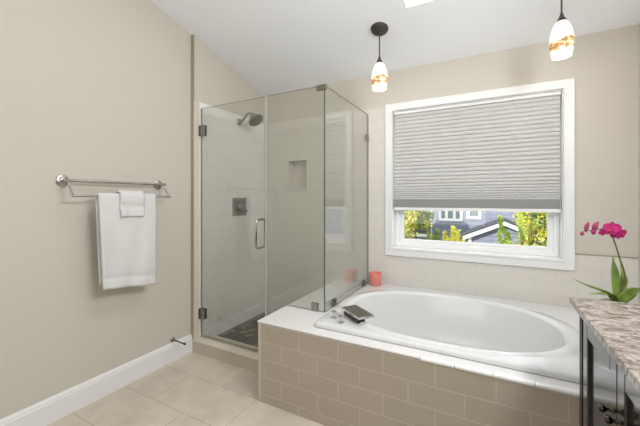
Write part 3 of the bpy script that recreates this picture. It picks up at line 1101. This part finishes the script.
# ------------------------------------------------------------------ orchid
ox, oy, oz = 0.468, 1.785, ZR + 0.009
orc = thing('potted_orchid', 'magenta moth orchid with long strappy leaves at the far end of the granite countertop', 'orchid', (ox, oy, oz))
bm = NB()
lathe(bm, [(0.040, 0), (0.044, 0.01), (0.050, 0.16), (0.058, 0.290), (0.060, 0.300), (0.056, 0.300), (0.053, 0.285)], (ox, oy, oz), 32, cap1=False)
pt = obj('pot', bm, M['pot'], orc, smooth=True)
bm = NB()
lathe(bm, [(0.053, 0.275), (0.053, 0.286), (0.01, 0.292)], (ox, oy, oz), 24)
obj('potting_bark', bm, M['soil'], pt)
lz = oz + 0.292
def leaf(pts, width, fold=0.25, sidev=None):
    cl_ = arc(pts, 7)
    bm = NB()
    rows = []
    n = len(cl_)
    for i, p in enumerate(cl_):
        t = i / (n - 1)
        d = (cl_[min(i + 1, n - 1)] - cl_[max(i - 1, 0)]).normalized()
        s = d.cross(Vector(sidev) if sidev else Vector((0, 0, 1))).normalized()
        up = s.cross(d).normalized()
        w_ = width * (0.45 + 0.55 * math.sin(math.pi * min(1, t * 1.15) ** 0.8)) * (1 - max(0, t - 0.6) / 0.4 * 0.82) * 0.5
        rows.append([bm.verts.new(p + s * w_ * q + up * w_ * fold * abs(q)) for q in (-1, -0.5, 0, 0.5, 1)])
    for a, b in zip(rows, rows[1:]):
        for k in range(4):
            bm.faces.new((a[k], a[k + 1], b[k + 1], b[k]))
    o = obj('leaf', bm, M['orchid_leaf'], orc, smooth=True)
    so = o.modifiers.new('solid', 'SOLIDIFY')
    so.thickness = 0.0025
    return o
B = Vector((ox, oy, lz))
leaf([B, (0.435, 1.77, 0.893), (0.375, 1.755, 0.916), (0.322, 1.745, 0.944)], 0.030, 0.5)
leaf([B, (0.440, 1.755, 0.890), (0.410, 1.735, 0.894), (0.366, 1.72, 0.896)], 0.036, 0.35)
leaf([B, (0.466, 1.79, 0.93), (0.463, 1.795, 1.00), (0.462, 1.80, 1.045)], 0.036, 0.3, (0.5, -0.85, 0))
leaf([B, (0.483, 1.80, 0.91), (0.497, 1.81, 0.96), (0.492, 1.82, 1.01)], 0.038, 0.3, (0.3, -0.9, 0))
leaf([B, (0.498, 1.78, 0.888), (0.522, 1.77, 0.916), (0.553, 1.76, 0.930)], 0.040, 0.3, (0.25, -0.75, 0.5))
leaf([B, (0.50, 1.83, 0.875), (0.54, 1.87, 0.89), (0.59, 1.89, 0.88)], 0.035, 0.3)
bm = NB()
SP = arc([B, (0.497, 1.79, 0.955), (0.480, 1.787, 1.04), (0.462, 1.783, 1.11), (0.450, 1.78, 1.145), (0.425, 1.778, 1.163), (0.395, 1.775, 1.160), (0.353, 1.77, 1.150)], 7)
tube(bm, SP, [0.0036 * (1 - 0.55 * i / (len(SP) - 1)) for i in range(len(SP))], 8)
obj('flower_stem', bm, M['orchid_stem'], orc, smooth=True)

def petal_mesh(bm, c, out, up, ln, wd, cup=0.15):
    """One petal from centre c along direction up, facing out."""
    side = up.cross(out).normalized()
    rows = []
    n = 6
    for i in range(n + 1):
        t = i / n
        w_ = wd * 0.5 * (math.sin(math.pi * (0.10 + 0.85 * t)) ** 0.7)
        p = c + up * ln * t + out * (cup * ln * (t - 0.5) ** 2 - 0.0 * t)
        rows.append([bm.verts.new(p + side * w_ * q + out * (cup * 0.3 * wd * q * q)) for q in (-1, -0.5, 0, 0.5, 1)])
    for a, b in zip(rows, rows[1:]):
        for k in range(4):
            bm.faces.new((a[k], a[k + 1], b[k + 1], b[k]))
def flower(c, face, size, spin=0.0):
    c = Vector(c)
    out = Vector(face).normalized()
    upv = (Vector((0, 0, 1)) - out * out.z).normalized()
    bm = NB()
    for k, ang in enumerate((0, 72, 144, 216, 288)):
        wide = k in (1, 4)
        a = R(ang) + spin
        d = (Matrix.Rotation(a, 3, out) @ upv)
        petal_mesh(bm, c - out * (0.0 if wide else 0.002), out, d, size * (0.52 if wide else 0.5), size * (0.62 if wide else 0.34))
    o = obj('flower', bm, M['petal'], orc, smooth=True)
    bm = NB()
    petal_mesh(bm, c + out * 0.003, (out + upv * 0.4).normalized(), (-upv + out * 0.5).normalized(), size * 0.26, size * 0.2, 0.4)
    bmesh.ops.create_icosphere(bm, subdivisions=2, radius=size * 0.06, matrix=Matrix.Translation(c + out * 0.006))
    obj('lip', bm, M['petal_dark'], o, smooth=True)
flower((0.446, 1.752, 1.168), (-0.45, -0.85, 0.15), 0.060)
flower((0.477, 1.760, 1.146), (0.55, -0.75, -0.25), 0.048, 0.3)
flower((0.458, 1.762, 1.140), (0.05, -0.85, -0.5), 0.034, 0.1)
flower((0.421, 1.765, 1.150), (-0.2, -0.85, -0.35), 0.032, 0.5)
def bud(pts, rs, col='bud'):
    bm = NB()
    tube(bm, arc(pts, 4), None or [rs * max(0.08, math.sin(math.pi * (0.06 + 0.88 * i / (4 * (len(pts) - 1))))) for i in range(4 * (len(pts) - 1) + 1)], 10)
    return obj('bud', bm, M[col], orc, smooth=True)
bud([(0.395, 1.772, 1.146), (0.393, 1.770, 1.164), (0.399, 1.770, 1.184), (0.406, 1.768, 1.196)], 0.010)
bud([(0.391, 1.774, 1.138), (0.390, 1.772, 1.150), (0.391, 1.772, 1.165)], 0.009, 'petal')
bud([(0.366, 1.770, 1.148), (0.364, 1.768, 1.162), (0.368, 1.768, 1.178), (0.374, 1.766, 1.194)], 0.0085)
bud([(0.355, 1.770, 1.150), (0.351, 1.768, 1.142), (0.349, 1.768, 1.132)], 0.0085)

# ------------------------------------------------------------------ pendants
def pendant(px, py, ztop, zbot, label):
    zc = ceil_z(py)
    g = thing('pendant_light', label, 'pendant light', (px, py, zc), 'pendant lights over the bathtub')
    nrm_ = Vector((0, -0.262, -1)).normalized()
    bm = NB()
    lathe(bm, [(0.066, 0.0), (0.066, 0.006), (0.060, 0.016), (0.040, 0.022), (0.014, 0.026)], (px, py, zc), 36, axis=nrm_)
    obj('canopy', bm, M['dark_metal'], g, smooth=True)
    bm = NB()
    tube(bm, [(px, py, zc - 0.02), (px, py, ztop + 0.03)], 0.0048, 10)
    obj('rod', bm, M['dark_metal'], g, smooth=True)
    L_ = ztop - zbot
    bm = NB()
    lathe(bm, [(0.029, 0.0), (0.024, 0.012), (0.015, 0.028), (0.009, 0.045), (0.0055, 0.058)], (px, py, ztop - 0.006), 24)
    obj('socket_cap', bm, M['dark_metal'], g, smooth=True)
    bm = NB()
    pr_ = [(0.024, 1.0), (0.031, 0.96), (0.040, 0.88), (0.050, 0.75), (0.057, 0.60), (0.060, 0.45), (0.0595, 0.30), (0.0565, 0.16), (0.051, 0.05), (0.048, 0.0), (0.045, 0.0), (0.048, 0.05), (0.053, 0.16)]
    lathe(bm, [(r_, q * L_) for r_, q in pr_], (px, py, zbot), 40, cap1=False)
    so_ = obj('glass_shade', bm, M['shade'], g, smooth=True)
    lp = add_light('bulb', 'POINT', (0, 0, 0), 2.1, (1.0, 0.96, 0.90), radius=0.03)
    lp.parent = g
    lp.location = (0, 0, zbot - 0.04 - zc)
    return g
pendant(-0.738, 2.33, 2.314, 2.116, 'swirled glass pendant light with dark ceiling canopy nearest the shower')
pendant(0.367, 2.33, 2.338, 2.130, 'swirled glass pendant light hanging in front of the right side of the window')

# ------------------------------------------------------------------ outside
ZG = -3.2
bm = NB()
box(bm, -30, 30, YW + 0.6, 60, ZG - 0.2, ZG)
struct('ground', bm, M['lawn'])

hs = thing('neighbor_house', 'blue grey sided neighboring house with white windows seen through the window', 'house', (1.5, 17, ZG))
HY = 14.0
bm = NB()
box(bm, -2.25, 9, HY, HY + 8, ZG, 3.2)
obj('wall', bm, M['siding'], hs)
bm = NB()
box(bm, -2.33, -2.16, HY - 0.03, HY + 0.1, ZG, 3.2)
obj('corner_board', bm, M['house_white'], hs)
bm = NB()
prism(bm, [(-2.8, 3.1), (9.6, 3.1), (3.4, 6.6)], 'y', HY - 0.5, HY + 8.5)
obj('roof', bm, M['shingle'], hs)
def hwin(x0, x1, z0, z1, n):
    bm = NB()
    w_ = 0.10
    for a in ((x0, x1, z0, z0 + w_), (x0, x1, z1 - w_, z1), (x0, x0 + w_, z0 + w_, z1 - w_), (x1 - w_, x1, z0 + w_, z1 - w_)):
        box(bm, a[0], a[1], HY - 0.07, HY, a[2], a[3])
    for k in range(1, n):
        xm = x0 + (x1 - x0) * k / n
        box(bm, xm - 0.05, xm + 0.05, HY - 0.07, HY, z0 + w_, z1 - w_)
    f = obj('window', bm, M['house_white'], hs)
    bm = NB()
    box(bm, x0 + 0.05, x1 - 0.05, HY - 0.03, HY - 0.005, z0 + 0.05, z1 - 0.05)
    obj('pane', bm, M['dark_pane'], f)
hwin(-1.90, -1.00, 0.42, 1.75, 3)
hwin(-0.84, -0.33, 0.52, 1.6, 1)
hwin(-1.86, -1.35, -1.75, -0.42, 1)
# low gabled wing in front
WYF = HY - 1.4
k_ = WYF / HY
ax_, az_ = 0.44 * k_, 1.29 + (0.474 - 1.29) * k_
ex_, ez_ = -0.97 * k_, 1.29 + (-0.155 - 1.29) * k_
slope = (az_ - ez_) / (ax_ - ex_)
rx_ = ax_ + (ax_ - ex_)
bm = NB()
prism(bm, [(ex_ + 0.25, ZG), (rx_ - 0.25, ZG), (rx_ - 0.25, ez_ + 0.05), (ax_, az_ - 0.10), (ex_ + 0.25, ez_ + 0.05)], 'y', WYF, HY)
obj('gable_wing', bm, M['siding'], hs)
bm = NB()
prism(bm, [(ex_, ez_), (ax_, az_), (rx_, ez_), (rx_, ez_ - 0.13), (ax_, az_ - 0.13), (ex_, ez_ - 0.13)], 'y', WYF - 0.25, WYF - 0.18)
obj('gable_fascia', bm, M['house_white'], hs)
bm = NB()
prism(bm, [(ex_ - 0.05, ez_), (ax_, az_), (rx_ + 0.05, ez_), (rx_ + 0.05, ez_ + 0.06), (ax_, az_ + 0.06), (ex_ - 0.05, ez_ + 0.06)], 'y', WYF - 0.27, HY)
obj('wing_roof', bm, M['shingle'], hs)
bm = NB()
box(bm, ex_ + 0.16, ex_ + 0.26, WYF - 0.10, WYF - 0.02, ZG, ez_ - 0.02)
obj('downspout', bm, M['house_white'], hs)
bm = NB()
box(bm, ax_ - 0.60, ax_ + 1.6, WYF - 0.05, WYF, -0.62, -0.37)
obj('belt_trim', bm, M['house_white'], hs)
# porch on the left side of the house
bm = NB()
box(bm, -2.98, -2.25, HY - 0.9, HY + 2, ZG, -0.12)
obj('porch', bm, M['siding'], hs)
bm = NB()
prism(bm, [(-3.15, -0.12), (-2.20, -0.12), (-2.25, 0.26), (-2.70, 0.26)], 'y', HY - 1.0, HY + 2)
obj('porch_roof', bm, M['shingle'], hs)
bm = NB()
box(bm, -3.15, -2.20, HY - 1.05, HY - 1.0, -0.17, -0.06)
obj('porch_fascia', bm, M['house_white'], hs)

def leafy(name, label, cat, base, h, prof, mat, n, size, seed, mats=None, long=1.0, group=None, low=0.35):
    """A tree or shrub: trunk with boughs and a crown of separate leaves filling a lumpy profile."""
    rnd = random.Random(seed)
    t_ = thing(name, label, cat, base, group)
    b = Vector(base)
    bm = NB()
    tube(bm, [b, b + Vector((0.03, 0.02, h * 0.5)), b + Vector((0, 0, h * 0.92))], [0.035 * h * 0.6, 0.02 * h * 0.6, 0.006], 8)
    for k in range(12):
        z = h * (0.25 + 0.6 * k / 12)
        a = rnd.uniform(0, 6.28)
        q = prof(z / h) * 0.7
        tube(bm, [b + Vector((0, 0, z)), b + Vector((math.cos(a) * q, math.sin(a) * q, z + q * 0.5))], [0.03, 0.008], 6)
    obj('trunk', bm, M['bark'], t_)
    for mi, (mt, frac) in enumerate([(mat, 1.0)] + (mats or [])):
        bm = NB()
        lumps = []
        for k in range(110):
            z = rnd.uniform(low, 1.0)
            a = rnd.uniform(0, 6.28)
            q = prof(z) * rnd.uniform(0.1, 1.0) ** 0.6
            lumps.append((Vector((math.cos(a) * q, math.sin(a) * q, z * h)), rnd.uniform(0.12, 0.24)))
        for i in range(int(n * frac)):
            c, rr = rnd.choice(lumps)
            d = Vector((rnd.gauss(0, 1), rnd.gauss(0, 1), rnd.gauss(0, 1))).normalized()
            p = b + c + d * rr * rnd.uniform(0.3, 1.15)
            if p.z < b.z + 0.02 or (p.xy - b.xy).length > prof(max(0, min(1, (p.z - b.z) / h))) * 1.15 + 0.04:
                continue
            u_ = Vector((rnd.gauss(0, 1), rnd.gauss(0, 1), rnd.gauss(0.5, 1))).normalized()
            w_ = u_.orthogonal().normalized()
            w_ = Matrix.Rotation(rnd.uniform(0, 6.28), 3, u_) @ w_
            s_ = size * rnd.uniform(0.6, 1.3)
            q0 = [p - u_ * s_ * long, p + w_ * s_ * 0.42, p + u_ * s_ * long, p - w_ * s_ * 0.42]
            bm.faces.new([bm.verts.new(v) for v in q0])
        obj('crown', bm, M[mt], t_)
    return t_
def bushy(w_):
    return lambda t: w_ * (math.sin(math.pi * min(1, 0.12 + 0.86 * t)) ** 0.6) + 0.05
def cone(w_):
    return lambda t: w_ * (1 - t) ** 0.8 + 0.06
leafy('tree', 'yellow green tree outside at the right edge of the window', 'tree', (1.27, 10.3, ZG), 5.4, bushy(0.74), 'leaf_yellow', 7500, 0.05, 5, [('leaf_pine', 0.6), ('leaf_orange', 0.22)])
leafy('tree', 'yellow and orange tree outside at the left edge of the window', 'tree', (-2.62, 10.4, ZG), 5.4, bushy(0.50), 'leaf_yellow', 4500, 0.05, 9, [('leaf_pine', 0.5), ('leaf_orange', 0.5)])
leafy('tree', 'dense green tree outside at the left, behind the yellow and orange one', 'tree', (-2.45, 11.9, ZG), 5.4, bushy(0.62), 'leaf_green', 4500, 0.07, 21, [('leaf_yellow', 0.6)], low=0.66)

def pine_shoots(name, label, base, tips, seed, mat='leaf_pine', nl=0.62):
    """A pine whose needle-clad shoots curve up like fingers."""
    rnd = random.Random(seed)
    t_ = thing(name, label, 'tree', base)
    b = Vector(base)
    bm = NB()
    crown = NB()
    top = max(p[0][2] for p in tips) - base[2]
    tube(bm, [b, b + Vector((0, 0, top * 0.8))], [0.09, 0.02], 8)
    for tp, frm in tips:
        tp = Vector(tp)
        st = Vector(frm)
        tube(bm, [b + Vector((0, 0, max(0.3, st.z - b.z - 0.8))), st], [0.03, 0.02], 6)
        path = arc([st, st.lerp(tp, 0.5) + Vector((tp.x - st.x, tp.y - st.y, -0.15)) * 0.3, tp], 10)
        tube(bm, path, [0.025 * (1 - 0.7 * i / (len(path) - 1)) for i in range(len(path))], 6)
        for i in range(900):
            q = rnd.uniform(0.05, 1)
            p = path[int(q * (len(path) - 1))]
            d = Vector((rnd.gauss(0, 1), rnd.gauss(0, 1), rnd.gauss(0.7, 0.7))).normalized()
            s_ = d.orthogonal().normalized() * 0.013
            p = p + Vector((rnd.gauss(0, 0.02), rnd.gauss(0, 0.02), rnd.gauss(0, 0.04)))
            e_ = p + d * rnd.uniform(0.05, 0.10) * nl
            crown.faces.new([crown.verts.new(v) for v in (p - s_, p + s_, e_)])
    obj('trunk', bm, M['bark'], t_)
    obj('needles', crown, M[mat], t_)
pine_shoots('pine', 'green pine with upright shoots in front of the house gable', (0.50, 9.2, ZG),
            [((0.197, 9.2, 0.89), (0.43, 9.2, 0.34)), ((0.170, 9.15, 0.46), (0.53, 9.15, 0.05)), ((0.33, 9.2, 0.30), (0.50, 9.2, -0.10)),
             ((0.41, 9.1, 0.22), (0.55, 9.1, -0.25)), ((0.06, 9.2, 0.05), (0.10, 9.2, -0.4)), ((0.62, 9.25, 0.95), (0.70, 9.25, 0.30)),
             ((0.46, 9.15, 0.12), (0.40, 9.15, -0.4))], 4)
pine_shoots('pine', 'small yellow green pine in front of the house triple window', (-0.98, 10.4, ZG),
            [((-1.00, 10.4, 0.45), (-1.02, 10.4, -0.1)), ((-1.24, 10.4, 0.28), (-1.10, 10.4, -0.25)), ((-0.86, 10.4, 0.30), (-0.98, 10.4, -0.2)),
             ((-1.38, 10.4, -0.02), (-1.15, 10.4, -0.5)), ((-0.72, 10.4, 0.06), (-0.90, 10.4, -0.45)), ((-1.12, 10.35, 0.10), (-1.10, 10.4, -0.5)), ((-0.95, 10.35, 0.12), (-0.98, 10.4, -0.5))], 14, 'leaf_yellow', 0.8)
pine_shoots('pine', 'short green pine below the corner board of the blue grey house', (-1.62, 11.6, ZG),
            [((-1.62, 11.6, 0.24), (-1.72, 11.6, -0.3)), ((-1.92, 11.6, 0.10), (-1.80, 11.6, -0.4)), ((-1.78, 11.6, 0.05), (-1.74, 11.6, -0.5)),
             ((-2.08, 11.6, -0.15), (-1.85, 11.6, -0.6))], 15, 'leaf_pine', 0.8)
